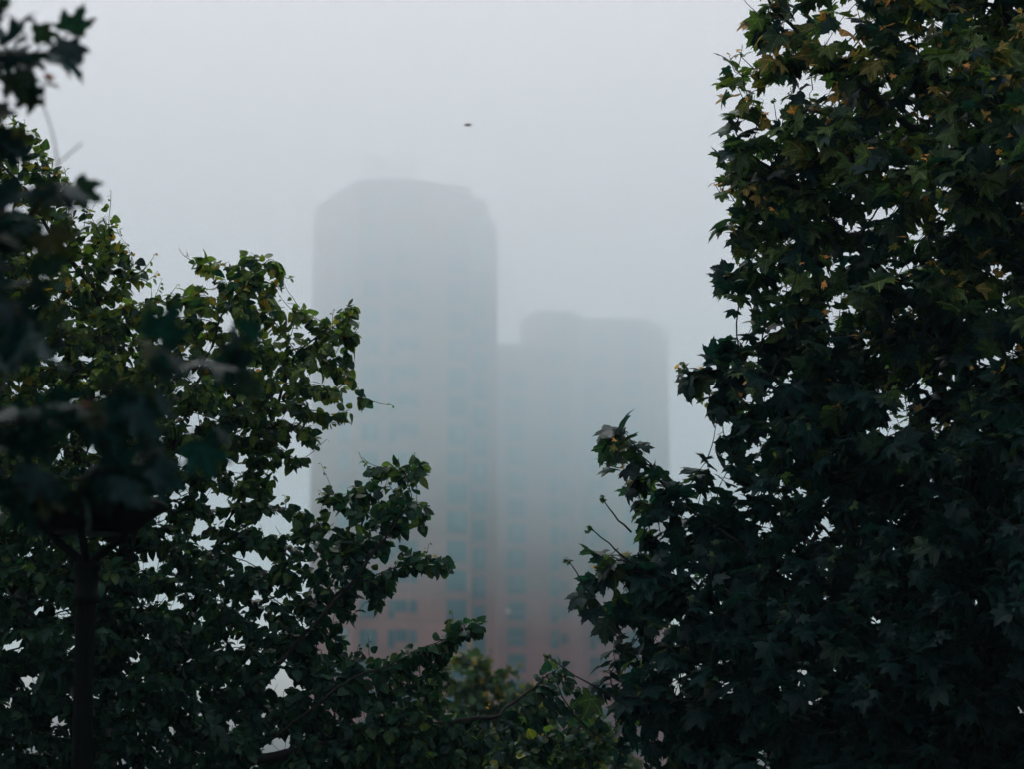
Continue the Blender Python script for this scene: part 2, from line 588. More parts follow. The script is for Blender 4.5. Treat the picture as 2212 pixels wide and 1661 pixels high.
def edge_dist(px, py, poly):
    d = np.full(len(px), 1e9)
    n = len(poly)
    for i in range(n):
        a = np.array(poly[i], float); b = np.array(poly[(i + 1) % n], float)
        ab = b - a
        t = np.clip(((px - a[0]) * ab[0] + (py - a[1]) * ab[1]) / (ab @ ab + 1e-9), 0, 1)
        d = np.minimum(d, np.hypot(px - a[0] - t * ab[0], py - a[1] - t * ab[1]))
    return d


def in_voids(px, py, voids, k=1.0):
    m = np.zeros(len(px), bool)
    for (cx, cy, rx, ry) in voids:
        m |= ((px - cx) / (rx * k)) ** 2 + ((py - cy) / (ry * k)) ** 2 < 1
    return m


def sample_crown(poly, voids, Y0, n, hmax, inset, rng, clump=0.0):
    """attraction points through the volume of a crown whose outline is the polygon; thick in the middle, thin at the rim"""
    poly = [tuple(p) for p in poly]
    xs = [p[0] for p in poly]; ys = [p[1] for p in poly]
    out = []
    tot = 0
    ppm = F / Y0
    while tot < n:
        px = rng.uniform(min(xs), max(xs), 4000); py = rng.uniform(min(ys), max(ys), 4000)
        m = in_poly(px, py, poly) & ~in_voids(px, py, voids)
        px, py = px[m], py[m]
        ed = edge_dist(px, py, poly)
        offframe = (px < -60) | (px > FW + 60) | (py < -60) | (py > FH + 60)
        keep = (ed > inset) & (~offframe | (rng.random(len(px)) < 0.45))
        px, py, ed = px[keep], py[keep], ed[keep]
        half = np.minimum(hmax, 0.08 + 0.8 * ed / ppm)
        Yv = Y0 + half * rng.uniform(-1, 1, len(px))
        p = P(px, py, Yv)
        p = p[p[:, 2] > 0.5]
        if clump:
            nz = np.array([mnoise.noise(Vector(v) * 1.9) + 0.5 * mnoise.noise(Vector(v) * 4.3) for v in p])
            cpx, cpy = to_px(p)
            p = p[(nz > -0.35 + clump) | (cpy > 950) | (edge_dist(cpx, cpy, poly) < 70)]
        out.append(p); tot += len(p)
    return np.concatenate(out)[:n]


def colonize(attr, paths, step, infl, kill, up, rng, iters=400):
    pos, par = [], []

    def add(p, q):
        pos.append(np.array(p, float)); par.append(q)
        return len(pos) - 1
    for path in paths:
        path = [np.array(p, float) for p in path]
        if not pos:
            last = add(path[0], -1)
        else:
            A = np.array(pos)
            last = int(np.argmin(((A - path[0]) ** 2).sum(1)))
        for b in path[1:]:
            a = pos[last].copy()
            k = max(1, int(round(np.linalg.norm(b - a) / step)))
            for i in range(1, k + 1):
                q = a + (b - a) * i / k
                if i < k: q = q + rng.normal(0, step * 0.08, 3)
                last = add(q, last)
    attr = attr.copy()
    A = np.array(pos)
    near = np.zeros(len(attr), int); nd = np.full(len(attr), 1e9)
    for s in range(0, len(A), 200):
        D = np.linalg.norm(attr[:, None, :] - A[None, s:s + 200], axis=2)
        k = D.argmin(1); dm = D[np.arange(len(attr)), k]
        m = dm < nd; nd[m] = dm[m]; near[m] = k[m] + s
    kids = {}
    for it in range(iters):
        act = nd < infl
        if not act.any(): break
        ids = near[act]
        dirs = attr[act] - np.array(pos)[ids]
        dirs /= np.linalg.norm(dirs, axis=1)[:, None] + 1e-9
        un, inv = np.unique(ids, return_inverse=True)
        acc = np.zeros((len(un), 3))
        np.add.at(acc, inv, dirs)
        new = []
        for u, a in zip(un, acc):
            if kids.get(u, 0) >= 3: continue
            l = np.linalg.norm(a)
            if l < 1e-6: continue
            d = a / l
            if par[u] >= 0:
                t = pos[u] - pos[par[u]]; t /= np.linalg.norm(t) + 1e-9
                d = d + 0.35 * t
            d = d + np.array([0, 0, up]) + rng.normal(0, 0.12, 3)
            d /= np.linalg.norm(d)
            q = pos[u] + d * step
            kids[u] = kids.get(u, 0) + 1
            new.append(add(q, int(u)))
        if not new: 
            break
        Nw = np.array([pos[i] for i in new])
        for s in range(0, len(Nw), 200):
            D = np.linalg.norm(attr[:, None, :] - Nw[None, s:s + 200], axis=2)
            k = D.argmin(1); dm = D[np.arange(len(attr)), k]
            m = dm < nd; nd[m] = dm[m]; near[m] = np.array(new)[k[m] + s]
        alive = nd > kill
        attr, near, nd = attr[alive], near[alive], nd[alive]
        if len(attr) == 0: break
    return np.array(pos), np.array(par)


def tree_radii(pos, par, tip, expo=2.1):
    n = len(pos)
    acc = np.zeros(n)
    r = np.zeros(n)
    ch = [[] for _ in range(n)]
    for i in range(n):
        if par[i] >= 0: ch[par[i]].append(i)
    depth = np.zeros(n, int)
    for i in range(n):
        if par[i] >= 0: depth[i] = depth[par[i]] + 1
    for i in np.argsort(-depth, kind="stable"):
        r[i] = tip if not ch[i] else sum(r[c] ** expo for c in ch[i]) ** (1 / expo) * 1.0
        if ch[i]: r[i] += tip * 0.02
    return r, ch


def chains(par, ch, r):
    """polylines that follow the thickest child"""
    out = []
    starts = [(-1, i) for i in range(len(par)) if par[i] < 0]
    while starts:
        p, i = starts.pop()
        line = [p] if p >= 0 else []
        while True:
            line.append(i)
            if not ch[i]: break
            cs = sorted(ch[i], key=lambda c: -r[c])
            for c in cs[1:]: starts.append((i, c))
            i = cs[0]
        out.append(line)
    return out


def tubes_mesh(name, lines, mat, parent, base):
    """lines: list of (points (n,3), radii (n)) made into one mesh of tapering tubes"""
    V, Fc = [], []
    off = 0
    for pts, rad in lines:
        n = len(pts)
        if n < 2: continue
        seg = 4 if rad[0] < 0.006 else (6 if rad[0] < 0.02 else 12)
        d = np.gradient(pts, axis=0)
        d /= np.linalg.norm(d, axis=1)[:, None] + 1e-9
        ref = np.where(np.abs(d[:, 2:3]) < 0.9, [[0, 0, 1.0]], [[1.0, 0, 0]])
        a = np.cross(d, ref); a /= np.linalg.norm(a, axis=1)[:, None] + 1e-9
        b = np.cross(d, a)
        th = 2 * np.pi * np.arange(seg) / seg
        ring = pts[:, None, :] + rad[:, None, None] * (a[:, None, :] * np.cos(th)[None, :, None] + b[:, None, :] * np.sin(th)[None, :, None])
        V.append(ring.reshape(-1, 3))
        k = np.arange(seg)
        for i in range(n - 1):
            Fc.append(np.stack([off + i * seg + k, off + i * seg + (k + 1) % seg, off + (i + 1) * seg + (k + 1) % seg, off + (i + 1) * seg + k], 1))
        off += n * seg
    V = np.concatenate(V) - np.array(base)
    Fc = np.concatenate(Fc)
    me = bpy.data.meshes.new(name)
    me.vertices.add(len(V)); me.vertices.foreach_set("co", V.astype(np.float32).ravel())
    me.loops.add(Fc.size); me.loops.foreach_set("vertex_index", Fc.astype(np.int32).ravel())
    me.polygons.add(len(Fc))
    me.polygons.foreach_set("loop_start", np.arange(0, Fc.size, 4, dtype=np.int32))
    me.polygons.foreach_set("use_smooth", np.ones(len(Fc), bool))
    me.update(calc_edges=True)
    return link_mesh(name, me, mat, parent)


def birch_template():
    # ovate, toothed, pointed blade 1 long; midrib plus two edges; a short stalk
    st = [0.0, 0.05, 0.14, 0.26, 0.33, 0.45, 0.52, 0.64, 0.70, 0.80, 0.86, 0.94, 1.0]
    wd = [0.0, 0.20, 0.36, 0.43, 0.40, 0.42, 0.35, 0.33, 0.25, 0.23, 0.14, 0.09, 0.0]
    V = []
    for s, x in zip(st, wd):
        V += [(-x, s, 0), (0, s + (0.02 if 0 < s < 1 else 0), 0), (x, s, 0)]
    Fc = []
    for i in range(len(st) - 1):
        a = 3 * i
        Fc.append((a, a + 1, a + 4, a + 3)); Fc.append((a + 1, a + 2, a + 5, a + 4))
    n = len(V)
    V += [(-0.012, -0.38, 0), (0.012, -0.38, 0), (0.012, 0.03, 0.004), (-0.012, 0.03, 0.004)]
    Fc.append((n, n + 1, n + 2, n + 3))
    return np.array(V, float), Fc


def plane_template(v=0):
    half = [(0, 1.0), (5, .86), (10, .89), (15, .72), (20, .70), (26, .60), (32, .62), (38, .76), (42, .74), (48, .97), (54, .79),
            (60, .80), (66, .64), (74, .54), (82, .58), (90, .70), (97, .68), (105, .82), (113, .62), (123, .56), (138, .42), (155, .32), (170, .16)]
    if v == 1:
        half = [(0, .92), (7, .74), (13, .78), (18, .56), (26, .50), (34, .56), (40, .76), (46, .84), (54, .66), (60, .68), (68, .52), (80, .46), (92, .52), (102, .62), (112, .5), (126, .44), (145, .32), (165, .18)]
    out = [(a, r) for a, r in half] + [(-a, r) for a, r in half[:0:-1]]
    V = [(0, 0, 0)]
    for k in (0.52, 1.0):
        for a, r in out:
            V.append((math.sin(R(a)) * r * k, math.cos(R(a)) * r * k, 0))
    n = len(out)
    Fc = []
    for i in range(n):
        j = (i + 1) % n
        Fc.append((0, 1 + j, 1 + i))
        Fc.append((1 + i, 1 + j, 1 + n + j, 1 + n + i))
    m = len(V)
    V += [(-0.014, -0.55, 0), (0.014, -0.55, 0), (0.014, 0.02, 0.004), (-0.014, 0.02, 0.004)]
    Fc.append((m, m + 1, m + 2, m + 3))
    V = np.array(V, float)
    V *= 0.62          # overall blade length about 1 once the basal lobes are counted
    return V, Fc


def leaves_mesh(name, tmpl, pos, d, n, s, curl, fold, twist, tint, age_lit, mat, parent, base):
    T, Fc = tmpl
    N = len(pos)
    d = d / (np.linalg.norm(d, axis=1)[:, None] + 1e-9)
    n = n - (n * d).sum(1)[:, None] * d
    n /= np.linalg.norm(n, axis=1)[:, None] + 1e-9
    sd = np.cross(d, n)
    x, y = T[None, :, 0], T[None, :, 1]
    yp = np.maximum(y, 0)
    z = T[None, :, 2] + fold[:, None] * np.abs(x) - curl[:, None] * yp * yp - 0.5 * np.abs(curl)[:, None] * x * x + twist[:, None] * x * y
    z = z + 0.05 * np.sin(7 * x + 20 * tint[:, None]) * np.abs(x) * 2
    W = pos[:, None, :] + s[:, None, None] * (x[..., None] * sd[:, None, :] + y[..., None] * d[:, None, :] + z[..., None] * n[:, None, :])
    W = W - np.array(base)
    M = len(T)
    me = bpy.data.meshes.new(name)
    me.vertices.add(N * M); me.vertices.foreach_set("co", W.astype(np.float32).ravel())
    flat = np.array([i for f in Fc for i in f], np.int64)
    ls = np.cumsum([0] + [len(f) for f in Fc])[:-1]
    L = (flat[None, :] + M * np.arange(N)[:, None]).astype(np.int32).ravel()
    LS = (ls[None, :] + len(flat) * np.arange(N)[:, None]).astype(np.int32).ravel()
    me.loops.add(len(L)); me.loops.foreach_set("vertex_index", L)
    me.polygons.add(len(LS)); me.polygons.foreach_set("loop_start", LS)
    me.polygons.foreach_set("use_smooth", np.ones(len(LS), bool))
    me.update(calc_edges=True)
    for nm, arr in (("tint", tint), ("age_lit", age_lit)):
        at = me.attributes.new(nm, 'FLOAT', 'POINT')
        at.data.foreach_set("value", np.repeat(arr, M).astype(np.float32))
    at = me.attributes.new("blade", 'FLOAT_VECTOR', 'POINT')
    at.data.foreach_set("vector", np.tile(T, (N, 1)).astype(np.float32).ravel())
    return link_mesh(name, me, mat, parent)


def unit(v):
    return v / (np.linalg.norm(v, axis=-1, keepdims=True) + 1e-9)


def build_tree(name, label, cat, base, paths, attr, step, infl, kill, up, tip, trunk_scale, thin, leaf, voids, mats, shoots=0.5,
               leaves_per=1.6, seed=1, group=None, bare=0.03, shoot_len=(0.08, 0.22), top_lit_olive=None, twigs=()):
    """leaf = dict(tmpl, size, droop, young): a tree of trunk, branches and crown, grown through the crown's volume"""
    rng = np.random.default_rng(seed)
    root = empty(name, base)
    tag(root, label, cat, group)
    pos, par = colonize(attr, paths, step, infl, kill, up, rng)
    r, ch = tree_radii(pos, par, tip)
    r = r * (1 + (trunk_scale - 1) * np.clip((r - 0.01) / 0.03, 0, 1))
    lines = chains(par, ch, r)
    trunk, limbs = [], []
    for k, ln in enumerate(lines):
        rr = r[ln].copy()
        if k > 0 and len(ln) > 1: rr[0] = rr[1]
        (trunk if k == 0 else limbs).append((pos[ln], rr))
    # trunk: the main stem up to where it is no thicker than a branch
    tubes_mesh("trunk", trunk, mats[0], root, base)
    # leafy places: thin wood
    node_dir = np.zeros_like(pos)
    has = par >= 0
    node_dir[has] = unit(pos[has] - pos[par[has]])
    node_dir[~has] = (0, 0, 1)
    tips = np.array([i for i in range(len(pos)) if not ch[i]])
    tipset = np.zeros(len(pos), bool); tipset[tips] = True
    # distance (in nodes) to the nearest tip below
    td = np.full(len(pos), 99)
    for i in tips:
        k, j = 0, i
        while j >= 0 and td[j] > k:
            td[j] = k; j = par[j]; k += 1
    LP, LD, LN, LS, LA = [], [], [], [], []

    def leaf_at(p, axis, age_lit, sz):
        a = rng.normal(0, 1, 3)
        side = a - a.dot(axis) * axis
        side /= np.linalg.norm(side) + 1e-9
        dd = 0.55 * axis + 0.8 * side + np.array([0, 0, -leaf["droop"] * rng.uniform(0.3, 1.5)]) * (1 - 0.5 * age_lit)
        nn = np.array([0, 0, leaf.get("up", 0.85)]) + rng.normal(0, 0.55, 3) + np.array([0, -0.25, 0])
        dd /= np.linalg.norm(dd)
        LP.append(p + dd * sz * leaf["stalk"]); LD.append(dd); LN.append(nn); LS.append(sz); LA.append(age_lit)
    for i in range(len(pos)):
        if not has[i] or r[i] > thin: continue
        k = rng.poisson(leaves_per)
        for _ in range(k):
            f = rng.random()
            p = pos[par[i]] * (1 - f) + pos[i] * f
            a = max(0.0, rng.normal(0.05, 0.12))
            if td[i] <= 2 and rng.random() < leaf["young"]: a = rng.uniform(0.25, 0.65)
            elif td[i] <= 2 and rng.random() < leaf.get("orange", 0) * np.clip((pos[i][2] - 2.8) / 2.2, 0.08, 1): a = rng.uniform(0.75, 1.0)
            leaf_at(p, node_dir[i], a, leaf["size"] * rng.uniform(0.5, 1.25) * (0.45 if a > 0.7 else 1))
    # fresh shoots beyond the tips
    extra = []
    for i in tips:
        if rng.random() > shoots: continue
        L = rng.uniform(*shoot_len)
        ax = unit(node_dir[i] + np.array([0, 0, 0.7]) + rng.normal(0, 0.25, 3))
        n_ = 5
        pts = [pos[i]]
        for k in range(n_):
            ax = unit(ax + np.array([0, 0, 0.12]) + rng.normal(0, 0.08, 3))
            pts.append(pts[-1] + ax * L / n_)
        pts = np.array(pts)
        extra.append((pts, np.linspace(tip * 1.5, tip * 0.9, n_ + 1)))
        if rng.random() < bare:
            # a knob of old seeds or a bud at the end of a bare twig
            for _ in range(4): leaf_at(pts[-1], unit(rng.normal(0, 1, 3)), 0.35, leaf["size"] * 0.16)
            continue
        for k in range(1, n_ + 1):
            f = k / n_
            if rng.random() < 0.8:
                a = np.clip(f * rng.uniform(0.3, 1.15) * leaf["youngmax"], 0, 1)
                leaf_at(pts[k], ax, a, leaf["size"] * (0.85 - 0.6 * f) * rng.uniform(0.7, 1.2))
    for tw_ in twigs:
        pts = np.array(tw_)
        t_ = np.linspace(0, 1, 7)
        pts = np.stack([np.interp(t_, np.linspace(0, 1, len(pts)), pts[:, c]) for c in range(3)], 1) + rng.normal(0, 0.004, (7, 3))
        extra.append((pts, np.linspace(0.006, 0.003, 7)))
        for _ in range(6): leaf_at(pts[-1] + rng.normal(0, 0.008, 3), unit(rng.normal(0, 1, 3)), 0.3, 0.035)
    tubes_mesh("branches", limbs + extra, mats[1], root, base)
    LP, LD, LN, LS, LA = map(np.array, (LP, LD, LN, LS, LA))
    qx, qy = to_px(LP + unit(LD) * LS[:, None] * 0.4)
    if voids:
        keep = ~in_voids(qx, qy, voids, 0.85)
        LP, LD, LN, LS, LA = LP[keep], LD[keep], LN[keep], LS[keep], LA[keep]
    N = len(LP)
    # new leaves come at the top and on the open side of the crown; toned down lower, which also puts the crown's shade into the colour
    grow = (LP[:, 2] - leaf.get("ripe", 2.2)) / 2.4
    if "edge" in leaf:
        e0, e1 = leaf["edge"]
        grow = np.maximum(grow, 0.9 * (LP[:, 0] - e0) / (e1 - e0))
    LA = LA * np.clip(grow, 0.28, 1)
    tint = rng.random(N)
    if top_lit_olive:   # yellow-green upper leaves, with the lit crown top painted in by height
        z0, z1, amt = top_lit_olive
        LA = np.clip(LA + amt * np.clip((LP[:, 2] - z0) / (z1 - z0), 0, 1) * rng.uniform(0.0, 1.0, N) ** 1.5 * (LA < 0.3), 0, 1)
    curl = rng.normal(leaf["curl"], 0.22, N)
    fold = rng.uniform(-0.1, 0.45, N)
    tw = rng.normal(0, 0.35, N)
    leaves_mesh("crown", leaf["tmpl"], LP, LD, LN, LS, curl, fold, tw, tint, LA, mats[2], root, base)
    print(name, "nodes", len(pos), "leaves", N)
    return root


BT, PT, PT1 = birch_template(), plane_template(0), plane_template(1)

# --- silver birch, left
YB = 14.0
birch_poly = [(-520, 150), (0, 238), (60, 255), (130, 335), (165, 390), (250, 445), (280, 505), (330, 575), (375, 640), (400, 600), (425, 520), (470, 535),
              (520, 545), (570, 525), (605, 545), (625, 620), (655, 680), (690, 650), (735, 650), (785, 655), (785, 735), (755, 775), (795, 830), (808, 885),
              (780, 915), (715, 905), (690, 950), (725, 985), (660, 1005), (600, 1040), (625, 1090), (690, 1075), (730, 1020), (775, 1030), (825, 985), (915, 972), (942, 1085),
              (915, 1145), (860, 1175), (900, 1195), (975, 1215), (960, 1232), (880, 1228), (865, 1280), (830, 1325), (760, 1340), (735, 1400), (800, 1405), (850, 1400), (905, 1385),
              (985, 1355), (1035, 1345), (1040, 1365), (980, 1395), (985, 1440), (960, 1490), (990, 1550), (1080, 1535), (1150, 1470), (1225, 1420), (1225, 1455), (1190, 1490), (1170, 1540), (1240, 1560), (1300, 1545),
              (1330, 1590), (1310, 1640), (1350, 1700), (1300, 1900), (600, 1960), (-520, 1960)]
birch_voids = [(592, 1130, 42, 30), (545, 1214, 45, 20), (672, 1035, 40, 22), (600, 1480, 32, 24), (600, 1615, 26, 22), (140, 1325, 26, 20), (60, 1465, 26, 16), (70, 1325, 22, 24), (40, 1395, 20, 20), (455, 745, 24, 24), (420, 905, 18, 20), (430, 1140, 22, 26), (415, 1290, 18, 14)]
attr = sample_crown(birch_poly, birch_voids, YB, 9000, 1.6, 8, RNG)
low_poly = [(620, 1440), (735, 1410), (850, 1410), (960, 1375), (975, 1400), (970, 1450), (940, 1500), (990, 1560), (1080, 1575), (1160, 1570), (1240, 1565), (1300, 1575), (1325, 1600), (1310, 1650), (1340, 1760), (620, 1760)]
attr = np.concatenate([attr, sample_crown(low_poly, [(600, 1480, 32, 24)], YB - 0.25, 2200, 0.9, 3, RNG)])
b0 = P(222, 2253, YB); b0[2] = 0.0
pp = lambda px, py, dy=0.0, Y0=YB: P(px, py, Y0 + dy)
paths = [[b0, pp(215, 1900), pp(232, 1500), pp(272, 1200, 0.1), pp(265, 900, 0.1), pp(200, 620, 0.0)],
         [pp(217, 1850), pp(330, 1600, 0.3), pp(430, 1280, 0.35), pp(560, 980, 0.2), pp(640, 760, 0.1), pp(740, 690, 0)],
         [pp(217, 1800), pp(520, 1520, -0.3), pp(760, 1260, -0.3), pp(890, 1080, -0.2)],
         [pp(217, 1900), pp(520, 1650, -0.4), pp(875, 1575, -0.3), pp(1060, 1552, -0.2), pp(1150, 1490, -0.1), pp(1212, 1440)],
         [pp(520, 1650, -0.4), pp(740, 1480, -0.5), pp(900, 1410, -0.4), pp(1025, 1352, -0.3)],
         [pp(230, 1560), pp(80, 1380, 0.2), pp(20, 1250, 0.2), pp(-60, 900, 0.2)],
         [pp(272, 1200, 0.1), pp(400, 900, -0.2), pp(490, 660, -0.2), pp(580, 560, -0.1)],
         [pp(760, 1260, -0.3), pp(900, 1215, -0.35), pp(965, 1222, -0.35)]]
build_tree("birch_tree", "leafy birch with small toothed leaves, filling the left side behind the lamp post", "tree", tuple(b0), paths, attr,
           0.065, 0.9, 0.09, 0.10, 0.0014, 1.6, 0.0055,
           dict(tmpl=BT, ripe=1.4, edge=(-1.2, -0.3), size=0.062, droop=0.75, stalk=0.3, young=0.18, orange=0.03, youngmax=1.05, curl=0.25), birch_voids, (M_PALEBARK, M_BARK, M_BIRCH),
           shoots=0.5, leaves_per=8.0, seed=3, shoot_len=(0.06, 0.18), top_lit_olive=(2.6, 4.4, 0.6))

# --- big plane tree, right
YP = 14.0
plane_poly = [(1610, -420), (1640, 0), (1650, 70), (1700, 110), (1640, 130), (1590, 160), (1590, 200), (1620, 255), (1585, 300), (1580, 335), (1580, 375), (1560, 420), (1590, 450),
              (1620, 475), (1590, 520), (1615, 565), (1595, 620), (1590, 665), (1610, 700), (1640, 745), (1570, 750), (1510, 785), (1505, 825), (1540, 850), (1550, 900), (1530, 935),
              (1560, 965), (1520, 995), (1555, 1045), (1580, 1100), (1520, 1085), (1480, 1070), (1435, 1040), (1385, 975), (1335, 912), (1283, 900), (1315, 985), (1350, 1045), (1385, 1090), (1375, 1120), (1385, 1150), (1400, 1200),
              (1330, 1180), (1300, 1190), (1320, 1240), (1365, 1270), (1310, 1280), (1255, 1300), (1295, 1345), (1310, 1400), (1330, 1450), (1290, 1480), (1220, 1500), (1270, 1525), (1330, 1530), (1400, 1560), (1430, 1600), (1420, 1640), (1370, 1680), (1300, 1760),
              (1380, 1960), (2950, 1960), (3000, 300), (2600, -420)]
plane_poly = [(x - (34 if 60 < y < 760 else (18 if y < 880 else 4)) if x < 1720 else x, y) for x, y in plane_poly]
plane_voids = [(2020, 440, 14, 18), (1470, 1000, 18, 30), (1480, 690, 20, 20), (1635, 1425, 8, 10)]
attr = sample_crown(plane_poly, plane_voids, YP, 9000, 1.8, 3, RNG, 0.29)
b1 = P(2420, 2253, YP + 0.3); b1[2] = 0.0
q = lambda px, py, dy=0.0: P(px, py, YP + dy)
paths = [[b1, q(2400, 1900, .3), q(2370, 1500, .3), q(2330, 1000, .2), q(2250, 500, .1), q(2180, 50), q(2150, -250)],
         [q(2400, 1900, .3), q(2150, 1640, .1), q(1850, 1380), q(1600, 1180, -.1), q(1450, 1070, -.1), q(1345, 925)],
         [q(2370, 1500, .3), q(2100, 1180, -.3), q(1850, 930, -.2), q(1640, 800, -.1), q(1520, 800)],
         [q(2340, 1100, .2), q(2060, 740, -.2), q(1800, 480), q(1620, 330)],
         [q(2260, 560, .1), q(2000, 300, .2), q(1780, 120), q(1670, 20)],
         [q(2150, 1640, .1), q(1800, 1580, -.3), q(1500, 1520, -.2), q(1330, 1500, -.1)],
         [q(1850, 1380), q(1560, 1330, -.2), q(1380, 1240, -.2), q(1320, 1200, -.2)]]
build_tree("plane_tree", "big plane tree with broad lobed leaves and orange tip leaves, filling the right side", "tree", tuple(b1), paths, attr,
           0.075, 0.9, 0.10, 0.12, 0.0022, 1.6, 0.012,
           dict(tmpl=PT, ripe=1.9, edge=(1.35, 0.65), size=0.172, droop=0.6, stalk=0.3, young=0.14, orange=0.07, youngmax=1.05, curl=0.8, up=1.15), plane_voids, (M_BARK, M_BARK, M_PLANE),
           shoots=0.55, leaves_per=2.05, seed=4, bare=0.10, shoot_len=(0.10, 0.26), top_lit_olive=(3.4, 5.6, 0.62),
           twigs=[[q(1340, 1370, -.2), q(1290, 1300, -.3), q(1258, 1262, -.32), q(1233, 1213, -.34)], [q(1390, 1240, -.2), q(1330, 1190, -.3), q(1300, 1160, -.3), q(1271, 1137, -.33)],
                  [q(1360, 1530, -.2), q(1275, 1478, -.4), q(1240, 1462, -.42), q(1180, 1414, -.45)], [q(1360, 1150, -.1), q(1325, 1110, -.2), q(1298, 1074, -.22)], [q(1300, 1600, -.2), q(1240, 1545, -.4), q(1213, 1505, -.4), q(1200, 1470, -.42)]])

# --- near plane tree, branches hanging into the frame from the left, out of focus
YN = 6.6
near_poly = [(-420, -300), (-100, -100), (0, 20), (60, 55), (170, 62), (192, 105), (185, 170), (125, 222), (50, 195), (-20, 215), (-20, 250), (60, 258), (160, 262), (215, 290), (235, 330), (180, 345), (150, 395),
             (205, 395), (262, 440), (255, 490), (190, 505), (140, 530), (120, 600), (105, 690), (150, 770), (230, 780), (300, 760), (370, 725), (470, 685), (600, 670), (620, 735), (570, 775), (555, 810),
             (620, 850), (600, 900), (540, 895), (470, 800), (440, 810), (440, 910), (400, 945), (340, 940), (375, 1045), (330, 1085), (100, 1110), (-100, 1150), (-420, 1300)]
attr = sample_crown(near_poly, [(20, 220, 40, 20)], YN, 1500, 0.8, 5, RNG)
# unseen crown of that tree above and behind the camera, added to block skylight
over = []
while len(over) < 3000:
    p = np.array([RNG.uniform(-7.0, 5.0), RNG.uniform(-6.0, 8.0), RNG.uniform(2.2, 8.5)])
    if ((p[0] + 1.0) / 5.6) ** 2 + ((p[1] - 0.8) / 6.6) ** 2 + ((p[2] - 5.0) / 3.0) ** 2 > 1: continue
    qx_, qy_ = to_px(p[None]) if p[1] > 0.3 else (np.array([-999.0]), np.array([-999.0]))
    if p[1] > 0.3 and -350 < qx_[0] < 2500 and qy_[0] > -900: continue
    if p[1] <= 0.3 and p[2] < 2.3: continue
    over.append(p)
attr = np.concatenate([attr, np.array(over)])
b2 = P(-1150, 2253, YN); b2[2] = 0.0
n_ = lambda px, py, dy=0.0: P(px, py, YN + dy)
paths = [[b2, n_(-1140, 1900), n_(-1080, 1400), n_(-1000, 900), n_(-950, 400), n_(-900, -100)],
         [n_(-1080, 1400), n_(-700, 1150), n_(-300, 1000), n_(0, 930), n_(250, 850, -.2)],
         [n_(-300, 1000), n_(-50, 1060, -.1), n_(150, 1040, -.1), n_(300, 1010, -.2)],
         [n_(-1000, 900), n_(-500, 700), n_(-100, 560), n_(60, 470)],
         [n_(-960, 500), n_(-400, 330), n_(-60, 190, .2), n_(60, 120, .3)],
         [n_(-100, 560), n_(80, 700, -.5), n_(300, 750, -.9), n_(520, 720, -1.1)],
         [n_(-950, 400), np.array([-2.0, 5.0, 5.2]), np.array([-1.6, 2.5, 5.8]), np.array([-1.2, 0.0, 6.0]), np.array([-0.6, -2.5, 5.6])],
         [np.array([-1.6, 2.5, 5.8]), np.array([0.4, 1.2, 6.2]), np.array([2.2, 0.0, 6.0])]]
build_tree("plane_tree", "dark out of focus branches of a near plane tree hanging in at the left edge", "tree", tuple(b2), paths, attr,
           0.09, 1.0, 0.12, 0.05, 0.0022, 1.6, 0.012,
           dict(tmpl=PT1, ripe=0.0, size=0.160, droop=0.75, stalk=0.3, young=0.06, youngmax=0.8, curl=0.55), [], (M_BARK, M_BARK, M_NEAR),
           shoots=0.25, leaves_per=1.35, seed=6, shoot_len=(0.05, 0.12))

# --- two young trees farther back, low in the gap
for (poly, Y0, rootpx, lab, sd_) in (
        ([(860, 1560), (930, 1490), (960, 1430), (1020, 1395), (1060, 1405), (1095, 1450), (1140, 1475), (1190, 1520), (1230, 1600), (1260, 1720), (820, 1720)], 25.0, 1040,
         "blurred yellow tipped young tree behind the birch, in front of the brick tower", 8),
        ([(1215, 1640), (1225, 1570), (1270, 1540), (1310, 1555), (1345, 1600), (1385, 1630), (1400, 1720), (1200, 1720)], 24.0, 1300,
         "blurred small young tree showing low between birch and the big plane tree", 9)):
    attr = sample_crown(poly, [], Y0, 2200, 1.0, 3, RNG)
    bb = P(rootpx, 1700, Y0); bb[2] = 0.0
    pth = [[bb, P(rootpx, 1650, Y0), P(rootpx + 5, 1560, Y0), P(rootpx + 8, 1480 if Y0 > 24.5 else 1600, Y0)]]
    build_tree("young_tree", lab, "tree", tuple(bb), pth, attr, 0.10, 1.2, 0.14, 0.15, 0.002, 1.6, 0.012,
               dict(tmpl=PT, ripe=0.0, size=0.13, droop=0.4, stalk=0.25, young=0.2, youngmax=1.1, curl=0.4), [], (M_BARK, M_BARK, M_FARL),
               shoots=0.7, leaves_per=7.0, seed=sd_, group="young trees farther back")

# ------------------------------------------------------------------ street lamp
YL = 11.6
lx = float(P(186, 1300, YL)[0])
s_ = YL / F                                   # metres per pixel at the lamp
zrim = float(P(186, 1096, YL)[2])
lamp = empty("street_lamp", (lx, YL, 0))
tag(lamp, "black post lamp with wide dish head among the leaves at lower left", "street lamp")
zc = lambda py: float(P(186, py, YL)[2])
